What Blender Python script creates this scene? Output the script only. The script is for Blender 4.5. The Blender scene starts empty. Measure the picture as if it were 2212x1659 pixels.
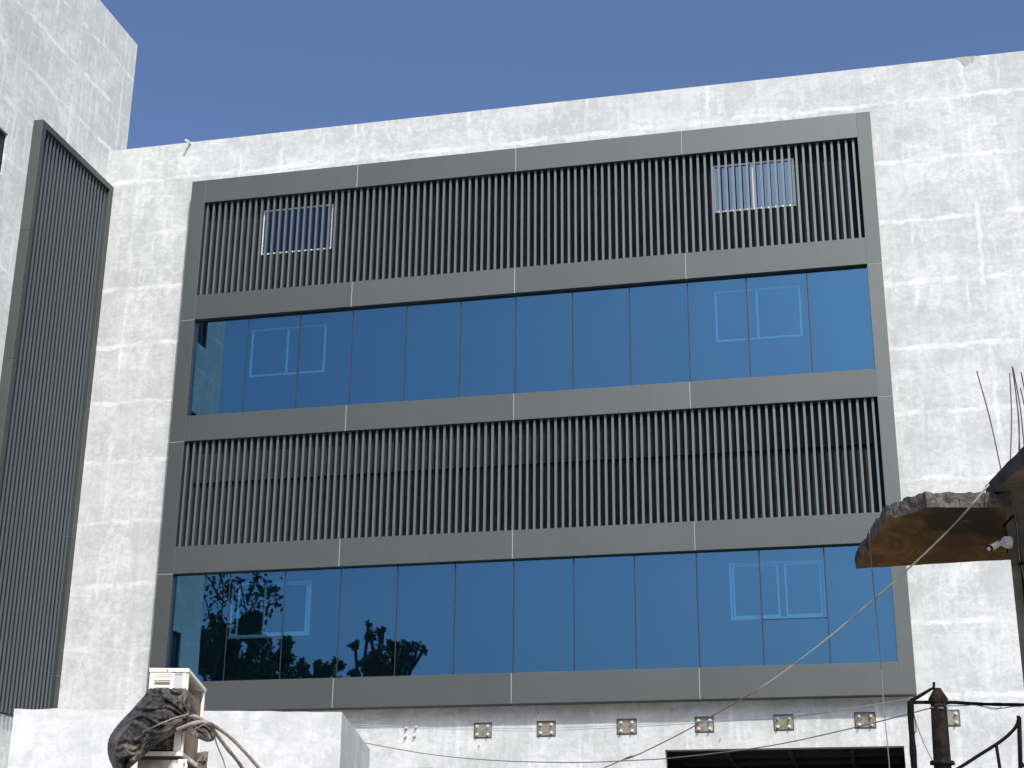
import bpy, bmesh, math, random
from math import radians as RAD, sin, cos, pi
from mathutils import Vector, Matrix, noise
random.seed(7)
S = bpy.context.scene
COL = S.collection
# ------------------------------------------------------------ camera, sky, sun, exposure
FOC, YAW, PITCH, ROLL = 3294.0843735, -0.2291105184, 0.3451017531, 0.0088689022   # focal in px of a 2212 px wide frame
CAMD = 32.0
GZ = -1.6                                   # street level: the eye is the origin of heights
FW = Vector((sin(YAW)*cos(PITCH), cos(YAW)*cos(PITCH), sin(PITCH)))
r0 = Vector((cos(YAW), -sin(YAW), 0)); u0 = r0.cross(FW)
RT = r0*cos(ROLL)+u0*sin(ROLL); UP = -r0*sin(ROLL)+u0*cos(ROLL)
cd = bpy.data.cameras.new('camera'); cam = bpy.data.objects.new('camera', cd); COL.objects.link(cam)
M = Matrix((RT, UP, -FW)).transposed().to_4x4(); M.translation = Vector((0, -CAMD, 0)); cam.matrix_world = M
cd.sensor_width = 36; cd.lens = FOC/2212*36; cd.clip_start = 0.1; cd.clip_end = 5000
S.camera = cam
SUN = Vector((0.62, -1.0, 1.19)).normalized()          # towards the sun
W = bpy.data.worlds.new('World'); S.world = W; W.use_nodes = True
wn = W.node_tree.nodes; wl = W.node_tree.links
sky = wn.new('ShaderNodeTexSky'); sky.sky_type = 'NISHITA'; sky.sun_disc = False
sky.sun_elevation = math.asin(SUN.z); sky.sun_rotation = math.atan2(SUN.x, SUN.y)
sky.altitude = 200; sky.air_density = 0.75; sky.dust_density = 6.0; sky.ozone_density = 7.0
bg = wn['Background']; bg.inputs[1].default_value = 0.15
wl.new(sky.outputs[0], bg.inputs[0])
sl = bpy.data.lights.new('sun', 'SUN'); sl.energy = 3.2; sl.angle = RAD(0.5); sl.color = (1, 0.965, 0.91)
so = bpy.data.objects.new('sun', sl); COL.objects.link(so); so.rotation_euler = SUN.to_track_quat('Z', 'Y').to_euler()
so.location = (12, -40, 30)
S.view_settings.view_transform = 'Standard'; S.view_settings.look = 'None'
S.view_settings.gamma = 1; S.view_settings.use_curve_mapping = False
S.view_settings.exposure = 0.36
S.cycles.max_bounces = 8; S.cycles.transparent_max_bounces = 12

# ------------------------------------------------------------ helpers
def ray(x, y): return FW*FOC+RT*(x-1106)+UP*(829.5-y)
AX = Vector((cos(YAW), -sin(YAW), 0)); DX = Vector((sin(YAW), cos(YAW), 0)); EYE = Vector((0, -CAMD, 0))
def P(a, d, z): return EYE+AX*a+DX*d+Vector((0, 0, z))          # street grid: a to the right, d away from the eye
def at(x, y, d):                                                # a point of the view at street distance d
    r = ray(x, y); return EYE+r*(d/r.dot(DX))
def Z(rx, ry, s): return lambda x, y: ((rx+x/s)*0.86406, (ry+y/s)*0.86406)
R5 = Z(2200, 1640, 5.925); R7 = Z(2060, 880, 2.764); R8 = Z(220, 1600, 4.424)
def mirror(x, y, Y):                                            # where the glass shows a thing standing at depth Y
    r = ray(x, y); q = EYE+r*((0.24-Y+CAMD)/r.y); return Vector((q.x, Y, q.z))
class MB:
    def __init__(s): s.v = []; s.f = []
    def quad(s, a, b, c, d): n = len(s.v); s.v += [tuple(a), tuple(b), tuple(c), tuple(d)]; s.f.append((n, n+1, n+2, n+3)); return s
    def hexa(s, p):                                             # p: 4 bottom (ccw from above), 4 top
        n = len(s.v); s.v += [tuple(q) for q in p]
        s.f += [tuple(n+i for i in f) for f in ((3, 2, 1, 0), (4, 5, 6, 7), (0, 1, 5, 4), (1, 2, 6, 5), (2, 3, 7, 6), (3, 0, 4, 7))]; return s
    def box(s, x0, x1, y0, y1, z0, z1):
        return s.hexa([(x0, y0, z0), (x1, y0, z0), (x1, y1, z0), (x0, y1, z0), (x0, y0, z1), (x1, y0, z1), (x1, y1, z1), (x0, y1, z1)])
    def sbox(s, a0, a1, d0, d1, z0, z1):                        # box on the street grid
        return s.hexa([P(a, d, z) for z in (z0, z1) for a, d in ((a0, d0), (a1, d0), (a1, d1), (a0, d1))])
    def prism(s, poly, z0, z1, top=None):                       # poly of (x,y) ccw
        n = len(s.v); k = len(poly); top = top or poly
        s.v += [(p[0], p[1], z0) for p in poly]+[(p[0], p[1], z1) for p in top]
        s.f.append(tuple(n+i for i in reversed(range(k)))); s.f.append(tuple(n+k+i for i in range(k)))
        for i in range(k): j = (i+1) % k; s.f.append((n+i, n+j, n+k+j, n+k+i))
        return s
    def tube(s, pts, r, seg=8, rr=None, cap=True):
        pts = [Vector(p) for p in pts]; n0 = len(s.v); m = len(pts)
        for i, p in enumerate(pts):
            t = (pts[min(i+1, m-1)]-pts[max(i-1, 0)]).normalized()
            a = t.cross(Vector((0, 0, 1)) if abs(t.z) < 0.9 else Vector((1, 0, 0))).normalized(); b = t.cross(a)
            R = rr[i] if rr else r
            for k in range(seg): w = 2*pi*k/seg; s.v.append(tuple(p+a*(R*cos(w))+b*(R*sin(w))))
        for i in range(m-1):
            for k in range(seg):
                q = (k+1) % seg; s.f.append((n0+i*seg+k, n0+i*seg+q, n0+(i+1)*seg+q, n0+(i+1)*seg+k))
        if cap:
            s.f.append(tuple(n0+k for k in reversed(range(seg)))); s.f.append(tuple(n0+(m-1)*seg+k for k in range(seg)))
        return s
    def build(s, name, m, parent=None, smooth=False, bevel=0, loc=None):
        me = bpy.data.meshes.new(name); me.from_pydata(s.v, [], s.f); me.update()
        if smooth: me.polygons.foreach_set('use_smooth', [True]*len(me.polygons))
        me.materials.append(m); o = bpy.data.objects.new(name, me); COL.objects.link(o)
        if parent:
            o.parent = parent
            pw = Vector((0, 0, 0)); q = parent
            while q: pw += q.location; q = q.parent
            if pw.length: me.transform(Matrix.Translation(-pw))
        bm = bmesh.new(); bm.from_mesh(me); bmesh.ops.recalc_face_normals(bm, faces=bm.faces); bm.to_mesh(me); bm.free()
        if bevel:
            b = o.modifiers.new('bevel', 'BEVEL'); b.width = bevel; b.segments = 2; b.limit_method = 'ANGLE'
        return o
def thing(name, label, cat, loc=(0, 0, 0), group=None):
    o = bpy.data.objects.new(name, None); COL.objects.link(o); o.location = loc; o.empty_display_size = 0.2
    o['label'] = label; o['category'] = cat
    if group: o['group'] = group
    return o
def tag(o, label, cat, group=None):
    o['label'] = label; o['category'] = cat
    if group: o['group'] = group
    return o
def smoothline(pts, n=6):                                       # Catmull-Rom through points
    pts = [Vector(p) for p in pts]; out = []
    e = [2*pts[0]-pts[1]]+pts+[2*pts[-1]-pts[-2]]
    for i in range(1, len(e)-2):
        a, b, c, d = e[i-1:i+3]
        for k in range(n):
            t = k/n; out.append(0.5*((2*b)+(c-a)*t+(2*a-5*b+4*c-d)*t*t+(3*b-a-3*c+d)*t**3))
    out.append(pts[-1]); return out

# ------------------------------------------------------------ materials
class NT:
    def __init__(s, name):
        s.m = bpy.data.materials.new(name); s.m.use_nodes = True; s.t = s.m.node_tree; s.n = s.t.nodes; s.l = s.t.links
        s.b = s.n['Principled BSDF']; s.tc = s.n.new('ShaderNodeTexCoord')
    def put(s, sock, v):
        if hasattr(v, 'links'): s.l.new(v, sock)
        elif isinstance(v, (tuple, list)) and len(v) == 3 and sock.type == 'RGBA': sock.default_value = (*v, 1)
        else: sock.default_value = v
    def vec(s, scale=(1, 1, 1), loc=(0, 0, 0), rot=(0, 0, 0), src=None):
        n = s.n.new('ShaderNodeMapping'); s.l.new(src or s.tc.outputs['Object'], n.inputs[0])
        n.inputs['Scale'].default_value = scale; n.inputs['Location'].default_value = loc; n.inputs['Rotation'].default_value = rot
        return n.outputs[0]
    def noise(s, vec, scale, det=4, rough=0.55, dist=0.0, col=False):
        n = s.n.new('ShaderNodeTexNoise'); s.l.new(vec, n.inputs['Vector']); n.inputs['Scale'].default_value = scale
        n.inputs['Detail'].default_value = det; n.inputs['Roughness'].default_value = rough; n.inputs['Distortion'].default_value = dist
        return n.outputs[1 if col else 0]
    def ramp(s, f, a, b, c0=0.0, c1=1.0):
        n = s.n.new('ShaderNodeMapRange'); s.put(n.inputs[0], f); n.inputs[1].default_value = a; n.inputs[2].default_value = b
        n.inputs[3].default_value = c0; n.inputs[4].default_value = c1; n.interpolation_type = 'SMOOTHSTEP'; return n.outputs[0]
    def mix(s, f, a, b, mode='MIX'):
        n = s.n.new('ShaderNodeMix'); n.data_type = 'RGBA'; n.blend_type = mode
        s.put(n.inputs[0], f); s.put(n.inputs[6], a if not isinstance(a, tuple) else (*a, 1)); s.put(n.inputs[7], b if not isinstance(b, tuple) else (*b, 1)); return n.outputs[2]
    def math(s, op, a, b=0.0, c=0.0):
        n = s.n.new('ShaderNodeMath'); n.operation = op; s.put(n.inputs[0], a); s.put(n.inputs[1], b); s.put(n.inputs[2], c); return n.outputs[0]
    def sep(s, v): n = s.n.new('ShaderNodeSeparateXYZ'); s.l.new(v, n.inputs[0]); return n.outputs
    def bump(s, h, st=0.3, dist=0.01):
        n = s.n.new('ShaderNodeBump'); n.inputs['Strength'].default_value = st; n.inputs['Distance'].default_value = dist
        s.l.new(h, n.inputs['Height']); s.l.new(n.outputs[0], s.b.inputs['Normal'])
    def out(s, col=None, rough=0.7, metal=0.0, spec=0.5):
        if col is not None: s.put(s.b.inputs['Base Color'], col if not isinstance(col, tuple) else (*col, 1))
        s.put(s.b.inputs['Roughness'], rough); s.b.inputs['Metallic'].default_value = metal
        s.b.inputs['Specular IOR Level'].default_value = spec; return s.m

def wall_mat(name, axis, hs, vs, seed, grey=(0.5, 0.515, 0.51), white=(0.7, 0.71, 0.7), joints=1.0, pale=(0.9, 0.91, 0.9)):
    """whitewashed cement render: grey putty patches, paler bands over the block joints"""
    n = NT(name); o = n.tc.outputs['Object']
    if axis == 'y':   # wall in the yz plane: use y as the running coordinate
        c = n.n.new('ShaderNodeCombineXYZ'); sp = n.sep(o); n.l.new(sp[1], c.inputs[0]); n.l.new(sp[0], c.inputs[1]); n.l.new(sp[2], c.inputs[2]); o = c.outputs[0]
    o = n.vec(loc=(seed, 0, seed*0.7), src=o)
    sp = n.sep(o)
    # mottling: large patches, trowel marks, downward streaks, fine grain
    big = n.noise(n.vec((0.55, 0.55, 0.8), src=o), 1.0, 5, 0.6, 0.6)
    mid = n.noise(n.vec((1.0, 1, 1.25), src=o), 2.6, 8, 0.72, 1.6)
    streak = n.noise(n.vec((3.4, 1, 0.42), src=o), 1.7, 6, 0.68, 0.5)
    hstr = n.noise(n.vec((0.8, 1, 4.0), src=o), 2.4, 6, 0.68, 0.8)
    fine = n.noise(o, 13, 5, 0.75, 0.6)
    f = n.math('MULTIPLY', big, 0.3); f = n.math('MULTIPLY_ADD', mid, 0.27, f); f = n.math('MULTIPLY_ADD', streak, 0.18, f)
    f = n.math('MULTIPLY_ADD', hstr, 0.12, f); f = n.math('MULTIPLY_ADD', fine, 0.13, f)
    f = n.ramp(f, 0.415, 0.6)
    base = n.mix(f, grey, white)
    # trowelled putty: irregular pale swipes with a crisp edge on one side
    sw = n.noise(n.vec((1.5, 1, 0.9), (11, 0, 4), src=o), 1.5, 7, 0.7, 2.2)
    base = n.mix(n.ramp(sw, 0.535, 0.6, 0, 0.5), base, white)
    sw2 = n.noise(n.vec((0.9, 1, 1.7), (21, 0, 14), src=o), 2.3, 7, 0.7, 1.8)
    base = n.mix(n.ramp(sw2, 0.55, 0.6, 0, 0.45), base, grey)
    # rectangular day-work patches (drums of paint, roller passes)
    wx = n.math('MULTIPLY_ADD', n.noise(o, 2.4, 4, 0.6), 0.35, sp[0]); wz = n.math('MULTIPLY_ADD', n.noise(n.vec(loc=(3, 3, 3), src=o), 2.0, 4, 0.6), 0.4, sp[2])
    cb = n.n.new('ShaderNodeCombineXYZ'); n.l.new(n.math('FLOOR', n.math('MULTIPLY', wx, 1.25)), cb.inputs[0]); n.l.new(n.math('FLOOR', n.math('MULTIPLY', wz, 0.74)), cb.inputs[2])
    wn_ = n.n.new('ShaderNodeTexWhiteNoise'); n.l.new(cb.outputs[0], wn_.inputs['Vector'])
    base = n.mix(n.ramp(wn_.outputs[0], 0.2, 1.0, 0.0, 0.3), base, grey)
    # joints: ragged bands of fresh putty
    w1 = n.noise(n.vec((1.1, 1, 0.5), src=o), 0.8, 3, 0.6); w2 = n.noise(n.vec((0.5, 1, 1.2), (3, 0, 5), src=o), 0.8, 3, 0.6)
    hf = n.noise(o, 5.5, 5, 0.7)
    def line(coord, wob, per, off, amp):
        q = n.math('MULTIPLY_ADD', wob, amp, coord); q = n.math('MULTIPLY_ADD', hf, 0.12, q); q = n.math('ADD', q, off-amp/2-0.06); q = n.math('DIVIDE', q, per)
        q = n.math('SUBTRACT', n.math('FRACT', q), 0.5); return n.math('MULTIPLY', n.math('ABSOLUTE', q), per)
    lw = n.noise(n.vec((1.2, 1, 1.2), (9, 0, 2), src=o), 1.5, 4, 0.65); ed = n.noise(o, 11, 4, 0.7)
    thr = n.math('MULTIPLY_ADD', ed, 0.06, n.math('MULTIPLY_ADD', lw, 0.2, -0.075))
    h = line(sp[2], w1, hs[0], hs[1], 0.3); v = line(sp[0], w2, vs[0], vs[1], 0.25); v2 = line(sp[0], w1, vs[0]*0.37, vs[1]+0.4, 0.6)
    def band(q, k): d = n.math('SUBTRACT', n.math('MULTIPLY', thr, k), q); return n.ramp(d, -0.012, 0.022)
    m1 = n.ramp(n.noise(n.vec((0.9, 1, 0.9), (1, 0, 8), src=o), 1.3, 5, 0.7), 0.38, 0.62, 0.06, 0.62)
    m2 = n.ramp(n.noise(n.vec((1, 1, 0.6), (6, 0, 3), src=o), 1.2, 5, 0.7), 0.42, 0.62, 0.0, 0.5)
    j = n.math('MAXIMUM', n.math('MULTIPLY', band(h, 1.0), m1), n.math('MULTIPLY', band(v, 0.9), m2))
    j = n.math('MAXIMUM', j, n.math('MULTIPLY', band(v2, 0.7), n.ramp(w2, 0.5, 0.62, 0, 0.35))); j = n.math('MULTIPLY', j, joints)
    col = n.mix(j, base, pale)
    # hairline cracks, specks
    mu = n.noise(n.vec(loc=(4, 4, 1), src=o), 3.0, 8, 0.75, 2.2)
    cr = n.ramp(n.math('ABSOLUTE', n.math('SUBTRACT', mu, 0.5)), 0.0, 0.005, 0.35, 0.0)
    col = n.mix(n.math('MULTIPLY', cr, n.ramp(w2, 0.45, 0.6)), col, (0.3, 0.3, 0.29))
    n.bump(n.math('MULTIPLY_ADD', j, 0.5, n.math('MULTIPLY_ADD', fine, 0.5, mid)), 0.3, 0.012)
    return n.out(col, 0.9, spec=0.2)
M_wall = wall_mat('whitewashed_render', 'x', (1.52, 0.68), (2.95, 0.225), 0.0, grey=(0.40, 0.41, 0.395), white=(0.6, 0.605, 0.59), pale=(0.7, 0.705, 0.69))
M_wing = wall_mat('whitewashed_render_tower', 'y', (1.3, 0.35), (1.18, 0.67), 17.0, grey=(0.43, 0.445, 0.425), white=(0.63, 0.645, 0.62), pale=(0.75, 0.765, 0.74))
M_block = wall_mat('whitewashed_render_block', 'x', (1.7, 1.0), (3.1, 0.4), 31.0, grey=(0.42, 0.425, 0.41), white=(0.59, 0.595, 0.58), joints=0.15, pale=(0.75, 0.755, 0.74))

def metal(name, c, rough=0.42, var=0.05, spec=0.5, met=0.0):
    n = NT(name); o = n.tc.outputs['Object']
    a = n.noise(o, 0.5, 3); g = n.noise(o, 60, 2, 0.7); st = n.noise(n.vec((1.5, 1.5, 0.6)), 2, 3)
    f = n.math('ADD', n.math('MULTIPLY', a, 0.5), n.math('MULTIPLY', g, 0.3)); f = n.math('ADD', f, n.math('MULTIPLY', st, 0.2))
    col = n.mix(n.ramp(f, 0.3, 0.7), tuple(k*(1-var) for k in c), tuple(k*(1+var) for k in c))
    if met > 0.8:
        oi = n.n.new('ShaderNodeObjectInfo'); k = n.ramp(oi.outputs['Random'], 0.0, 1.0, 0.93, 1.06)
        drip = n.noise(n.vec((7, 7, 0.35)), 1.6, 5, 0.7); k = n.math('MULTIPLY', k, n.ramp(drip, 0.35, 0.7, 0.985, 1.012))
        hs_ = n.n.new('ShaderNodeHueSaturation'); n.l.new(k, hs_.inputs['Value']); n.l.new(col, hs_.inputs['Color']); col = hs_.outputs[0]
        wv = n.noise(n.vec((0.9, 0.9, 1.2)), 1.1, 2, 0.4); n.bump(n.math('MULTIPLY_ADD', g, 0.02, wv), 0.12, 0.02)
    else: n.bump(g, 0.04, 0.002)
    return n.out(col, rough, met, spec)
M_clad = metal('grey_aluminium_panel', (0.114, 0.123, 0.117), 0.54, 0.05, 0.5, 0.88)
M_seal = metal('pale_joint_sealant', (0.33, 0.34, 0.325), 0.7)
M_slat = metal('grey_louvre_slat', (0.128, 0.155, 0.163), 0.5, 0.06, 0.5, 0.6)
M_slatw = metal('charcoal_louvre_slat', (0.075, 0.09, 0.105), 0.45, 0.05)
M_gask = metal('black_gasket', (0.012, 0.013, 0.014), 0.6)
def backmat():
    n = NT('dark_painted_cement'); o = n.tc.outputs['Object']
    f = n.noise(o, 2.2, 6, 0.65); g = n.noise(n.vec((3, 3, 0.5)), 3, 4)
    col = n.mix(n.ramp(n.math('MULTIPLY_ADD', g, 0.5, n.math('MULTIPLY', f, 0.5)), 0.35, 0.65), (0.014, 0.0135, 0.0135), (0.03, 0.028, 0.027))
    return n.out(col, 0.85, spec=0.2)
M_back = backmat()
def glassmat(name, tr, gl, fac):
    n = NT(name); n.n.remove(n.b); out = n.n['Material Output']
    t = n.n.new('ShaderNodeBsdfTransparent'); t.inputs[0].default_value = (*tr, 1)
    g = n.n.new('ShaderNodeBsdfGlossy'); g.inputs['Color'].default_value = (*gl, 1); g.inputs['Roughness'].default_value = 0.0
    wv = n.noise(n.vec((0.35, 1, 0.25)), 1.0, 2, 0.5)
    b = n.n.new('ShaderNodeBump'); b.inputs['Strength'].default_value = 0.12; b.inputs['Distance'].default_value = 0.03
    n.l.new(wv, b.inputs['Height']); n.l.new(b.outputs[0], g.inputs['Normal'])
    m = n.n.new('ShaderNodeMixShader'); m.inputs[0].default_value = fac
    n.l.new(t.outputs[0], m.inputs[1]); n.l.new(g.outputs[0], m.inputs[2]); n.l.new(m.outputs[0], out.inputs[0]); return n.m
M_glass = glassmat('blue_reflective_glass', (0.56, 0.78, 0.9), (0.175, 0.37, 0.52), 0.36)
M_wglass = glassmat('clear_window_glass', (0.7, 0.8, 0.85), (0.4, 0.6, 0.85), 0.3)
def paneglass(name, refl, base=(0.006, 0.008, 0.014)):
    n = NT(name); n.n.remove(n.b); out = n.n['Material Output']
    d = n.n.new('ShaderNodeBsdfDiffuse'); d.inputs[0].default_value = (*base, 1)
    g = n.n.new('ShaderNodeBsdfGlossy'); g.inputs['Color'].default_value = (*refl, 1); g.inputs['Roughness'].default_value = 0.0
    m = n.n.new('ShaderNodeMixShader'); m.inputs[0].default_value = 0.5
    n.l.new(d.outputs[0], m.inputs[1]); n.l.new(g.outputs[0], m.inputs[2]); n.l.new(m.outputs[0], out.inputs[0]); return n.m
M_lwin = paneglass('blue_window_glass', (0.3, 0.42, 0.5)); M_lwin2 = paneglass('dim_reflection_window_glass', (0.03, 0.06, 0.12))  # second one: left pane's darker sky reflection painted into the glass colour
M_pvc = metal('white_window_profile', (0.8, 0.8, 0.79), 0.4, 0.03)
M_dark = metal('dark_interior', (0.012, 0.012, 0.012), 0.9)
M_beam = metal('interior_steel', (0.022, 0.022, 0.023), 0.7)
def rustmat():
    n = NT('rusty_steel_plate'); o = n.tc.outputs['Object']
    f = n.noise(o, 9, 5, 0.7, 1.0); g = n.noise(o, 2.2, 3)
    col = n.mix(n.ramp(f, 0.48, 0.66), (0.2, 0.19, 0.155), (0.15, 0.09, 0.04)); col = n.mix(n.ramp(g, 0.55, 0.7, 0, 0.5), col, (0.27, 0.26, 0.23))
    return n.out(col, 0.7, 0.1)
M_rust = rustmat()
M_rustd = metal('dark_plate_edge', (0.06, 0.05, 0.045), 0.8)
M_bolt = metal('galvanised_bolt', (0.55, 0.55, 0.53), 0.4)
def concmat(name, a, b, c, sc=6, bump=0.8, st=None):
    n = NT(name); o = n.vec(st) if st else n.tc.outputs['Object']
    f = n.noise(o, sc, 8, 0.7, 0.8); g = n.noise(o, sc*0.25, 4, 0.6, 0.5); h = n.noise(n.vec((1, 1, 1), (5, 2, 1)), sc*2.2, 6, 0.7)
    col = n.mix(n.ramp(f, 0.4, 0.62), a, b); col = n.mix(n.ramp(g, 0.5, 0.66), col, c); col = n.mix(n.ramp(h, 0.63, 0.72, 0, 0.6), col, tuple(min(1, k*2.2) for k in b))
    n.bump(n.math('ADD', f, n.math('MULTIPLY', h, 0.6)), bump, 0.03)
    return n.out(col, 0.92, spec=0.2)
M_slab = concmat('mouldy_concrete', (0.085, 0.074, 0.066), (0.17, 0.148, 0.13), (0.045, 0.041, 0.038), 13, 1.0)
M_soffit = concmat('ochre_stained_plaster', (0.13, 0.07, 0.018), (0.26, 0.14, 0.034), (0.05, 0.034, 0.018), 2.6, 0.8, (1.2, 0.5, 1))
M_oldwall = concmat('grimy_yellow_plaster', (0.11, 0.1, 0.075), (0.19, 0.165, 0.115), (0.06, 0.056, 0.048), 2.4, 0.5)
M_cement = concmat('bare_cement', (0.3, 0.3, 0.29), (0.38, 0.37, 0.35), (0.25, 0.24, 0.22), 7, 0.4)
M_iron = metal('sooty_iron', (0.0065, 0.006, 0.0055), 0.8, 0.3, 0.08)
M_vent = concmat('sooty_vent_pipe', (0.006, 0.005, 0.0045), (0.02, 0.015, 0.01), (0.004, 0.0035, 0.003), 9, 0.6)
M_rebar = metal('rusty_rebar', (0.07, 0.045, 0.055), 0.8, 0.2)
M_cable = metal('black_cable', (0.03, 0.03, 0.032), 0.6)
M_gcable = metal('grey_cable', (0.17, 0.16, 0.15), 0.6)
M_pcable = metal('pale_cable', (0.42, 0.44, 0.47), 0.6)
def ropemat():
    n = NT('weathered_rope'); o = n.tc.outputs['Object']
    f = n.noise(n.vec((1, 1, 1)), 0.9, 3, 0.6); g = n.noise(o, 14, 3)
    col = n.mix(n.ramp(f, 0.4, 0.6), (0.3, 0.27, 0.24), (0.85, 0.83, 0.68)); col = n.mix(n.ramp(g, 0.5, 0.7, 0, 0.4), col, (0.2, 0.17, 0.14))
    zz = n.sep(o)[1]; col = n.mix(n.ramp(zz, -13.0, -9.5, 0.0, 0.85), col, (0.2, 0.075, 0.08))
    return n.out(col, 0.8)
M_rope = ropemat()
def acmat():
    n = NT('yellowed_enamel_sheet'); o = n.tc.outputs['Object']
    f = n.noise(n.vec((6, 6, 1.4)), 2.2, 5, 0.65); g = n.noise(o, 22, 5, 0.7); h = n.noise(n.vec((1, 1, 1), (3, 1, 7)), 7, 6, 0.7, 0.8)
    col = n.mix(n.ramp(f, 0.4, 0.68), (0.86, 0.84, 0.75), (0.74, 0.69, 0.55)); col = n.mix(n.ramp(g, 0.64, 0.74, 0, 0.7), col, (0.2, 0.12, 0.05))
    col = n.mix(n.ramp(h, 0.6, 0.72, 0, 0.6), col, (0.42, 0.31, 0.18))
    n.bump(g, 0.2, 0.004); return n.out(col, 0.5)
M_ac = acmat()
M_acsh = metal('sticker_grey', (0.42, 0.44, 0.4), 0.5, 0.15)
M_ink_shade = metal('faded_print_and_recess_shade', (0.13, 0.1, 0.09), 0.7)  # lettering ink, also the painted shade of handle recess and bracket slot
M_rot = concmat('rusted_through_sheet', (0.1, 0.06, 0.03), (0.42, 0.33, 0.2), (0.03, 0.025, 0.02), 26, 0.8)
M_coil = concmat('brown_dusty_coil', (0.2, 0.145, 0.1), (0.27, 0.2, 0.14), (0.13, 0.1, 0.07), 5, 0.3)
M_foam = concmat('crumbling_foam', (0.16, 0.13, 0.11), (0.3, 0.24, 0.19), (0.06, 0.05, 0.045), 18, 0.9)
M_sleeve = concmat('dusty_pipe_insulation', (0.23, 0.19, 0.17), (0.36, 0.3, 0.25), (0.14, 0.11, 0.1), 16, 0.6)
M_galv = concmat('stained_grey_sheet', (0.33, 0.33, 0.3), (0.45, 0.44, 0.4), (0.24, 0.17, 0.1), 5, 0.1)
def tarpmat():
    n = NT('dusty_black_tarpaulin'); o = n.tc.outputs['Object']
    f = n.noise(n.vec((1, 1, 1.6), rot=(0, 0.6, 0)), 4.2, 7, 0.62, 1.6); g = n.noise(o, 26, 5, 0.7, 0.6); h = n.noise(n.vec(loc=(2, 7, 1)), 3.2, 5, 0.65, 0.9)
    col = n.mix(n.ramp(f, 0.44, 0.64), (0.012, 0.012, 0.012), (0.06, 0.054, 0.045)); col = n.mix(n.ramp(h, 0.47, 0.62, 0, 0.8), col, (0.15, 0.115, 0.085))
    col = n.mix(n.ramp(g, 0.6, 0.72, 0, 0.5), col, (0.14, 0.13, 0.11))
    n.bump(n.math('MULTIPLY_ADD', g, 0.4, f), 0.22, 0.02); return n.out(col, 0.6, spec=0.4)
M_tarp = tarpmat()
M_leaf = None
def leafmat():
    n = NT('leaf_green'); o = n.tc.outputs['Object']; f = n.noise(o, 1.4, 4); g = n.noise(o, 7, 2)
    col = n.mix(n.ramp(n.math('ADD', n.math('MULTIPLY', f, 0.6), n.math('MULTIPLY', g, 0.4)), 0.35, 0.65), (0.028, 0.05, 0.014), (0.075, 0.12, 0.03))
    return n.out(col, 0.55)
M_leaf = leafmat()
M_bark = concmat('bark', (0.07, 0.05, 0.035), (0.12, 0.09, 0.065), (0.05, 0.04, 0.03), 6, 0.8)
M_iron2 = concmat('blackened_concrete', (0.05, 0.048, 0.046), (0.085, 0.08, 0.074), (0.035, 0.033, 0.032), 7, 0.5)
M_ground = concmat('dusty_street', (0.2, 0.185, 0.16), (0.26, 0.24, 0.21), (0.14, 0.13, 0.12), 0.3, 0.3)
M_cctv = metal('white_plastic', (0.5, 0.5, 0.47), 0.4)

# ------------------------------------------------------------ ground
g = MB(); N = 24; 
g.quad((-1500, -1500, GZ), (1500, -1500, GZ), (1500, 1500, GZ), (-1500, 1500, GZ))
go = g.build('ground', M_ground); go['kind'] = 'structure'

# ------------------------------------------------------------ the office building
ZT = 19.24; WY = 0.35; XW = -18.48
def holed(mb, u0, u1, z0, z1, holes, fn, depth, flip=False):
    """rectangle u0..u1 x z0..z1 with rectangular holes and reveals; fn(u, w, z) -> point, w = depth into the wall"""
    us = sorted({u0, u1, *[h[0] for h in holes], *[h[1] for h in holes]}); zs = sorted({z0, z1, *[h[2] for h in holes], *[h[3] for h in holes]})
    for i in range(len(us)-1):
        for k in range(len(zs)-1):
            cu, cz = (us[i]+us[i+1])/2, (zs[k]+zs[k+1])/2
            if any(h[0] < cu < h[1] and h[2] < cz < h[3] for h in holes): continue
            mb.quad(fn(us[i], 0, zs[k]), fn(us[i+1], 0, zs[k]), fn(us[i+1], 0, zs[k+1]), fn(us[i], 0, zs[k+1]))
    for a, b, c, d in holes:
        for (p, q) in (((a, c), (b, c)), ((b, c), (b, d)), ((b, d), (a, d)), ((a, d), (a, c))):
            mb.quad(fn(p[0], 0, p[1]), fn(q[0], 0, q[1]), fn(q[0], depth, q[1]), fn(p[0], depth, p[1]))
OB = thing('office_building', 'wide whitewashed office block with grey framed louvre and blue glass bands', 'building', (-7, 0.35, GZ))
mb = MB(); X1 = 16.0
OPN = (-4.2, 0.635, GZ, 3.6); SM = (-10.6, -9.2, 1.2, 3.31)
holed(mb, XW, X1, GZ, ZT, [OPN, SM], lambda u, w, z: (u, WY+w, z), 0.3)
mb.quad((XW, WY, ZT), (X1, WY, ZT), (X1, WY+0.25, ZT), (XW, WY+0.25, ZT))             # top of the parapet
mb.quad((XW, WY+0.25, ZT-1), (X1, WY+0.25, ZT-1), (X1, WY+0.25, ZT), (XW, WY+0.25, ZT))
mb.quad((X1, WY, GZ), (X1, 14, GZ), (X1, 14, ZT), (X1, WY, ZT)); mb.quad((XW, 14, GZ), (X1, 14, GZ), (X1, 14, ZT), (XW, 14, ZT))
mb.build('wall', M_wall, OB)
MB().box(XW+0.3, X1-0.02, WY+0.27, 13.9, ZT-1.2, ZT-1.0).build('roof', M_cement, OB)
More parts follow.
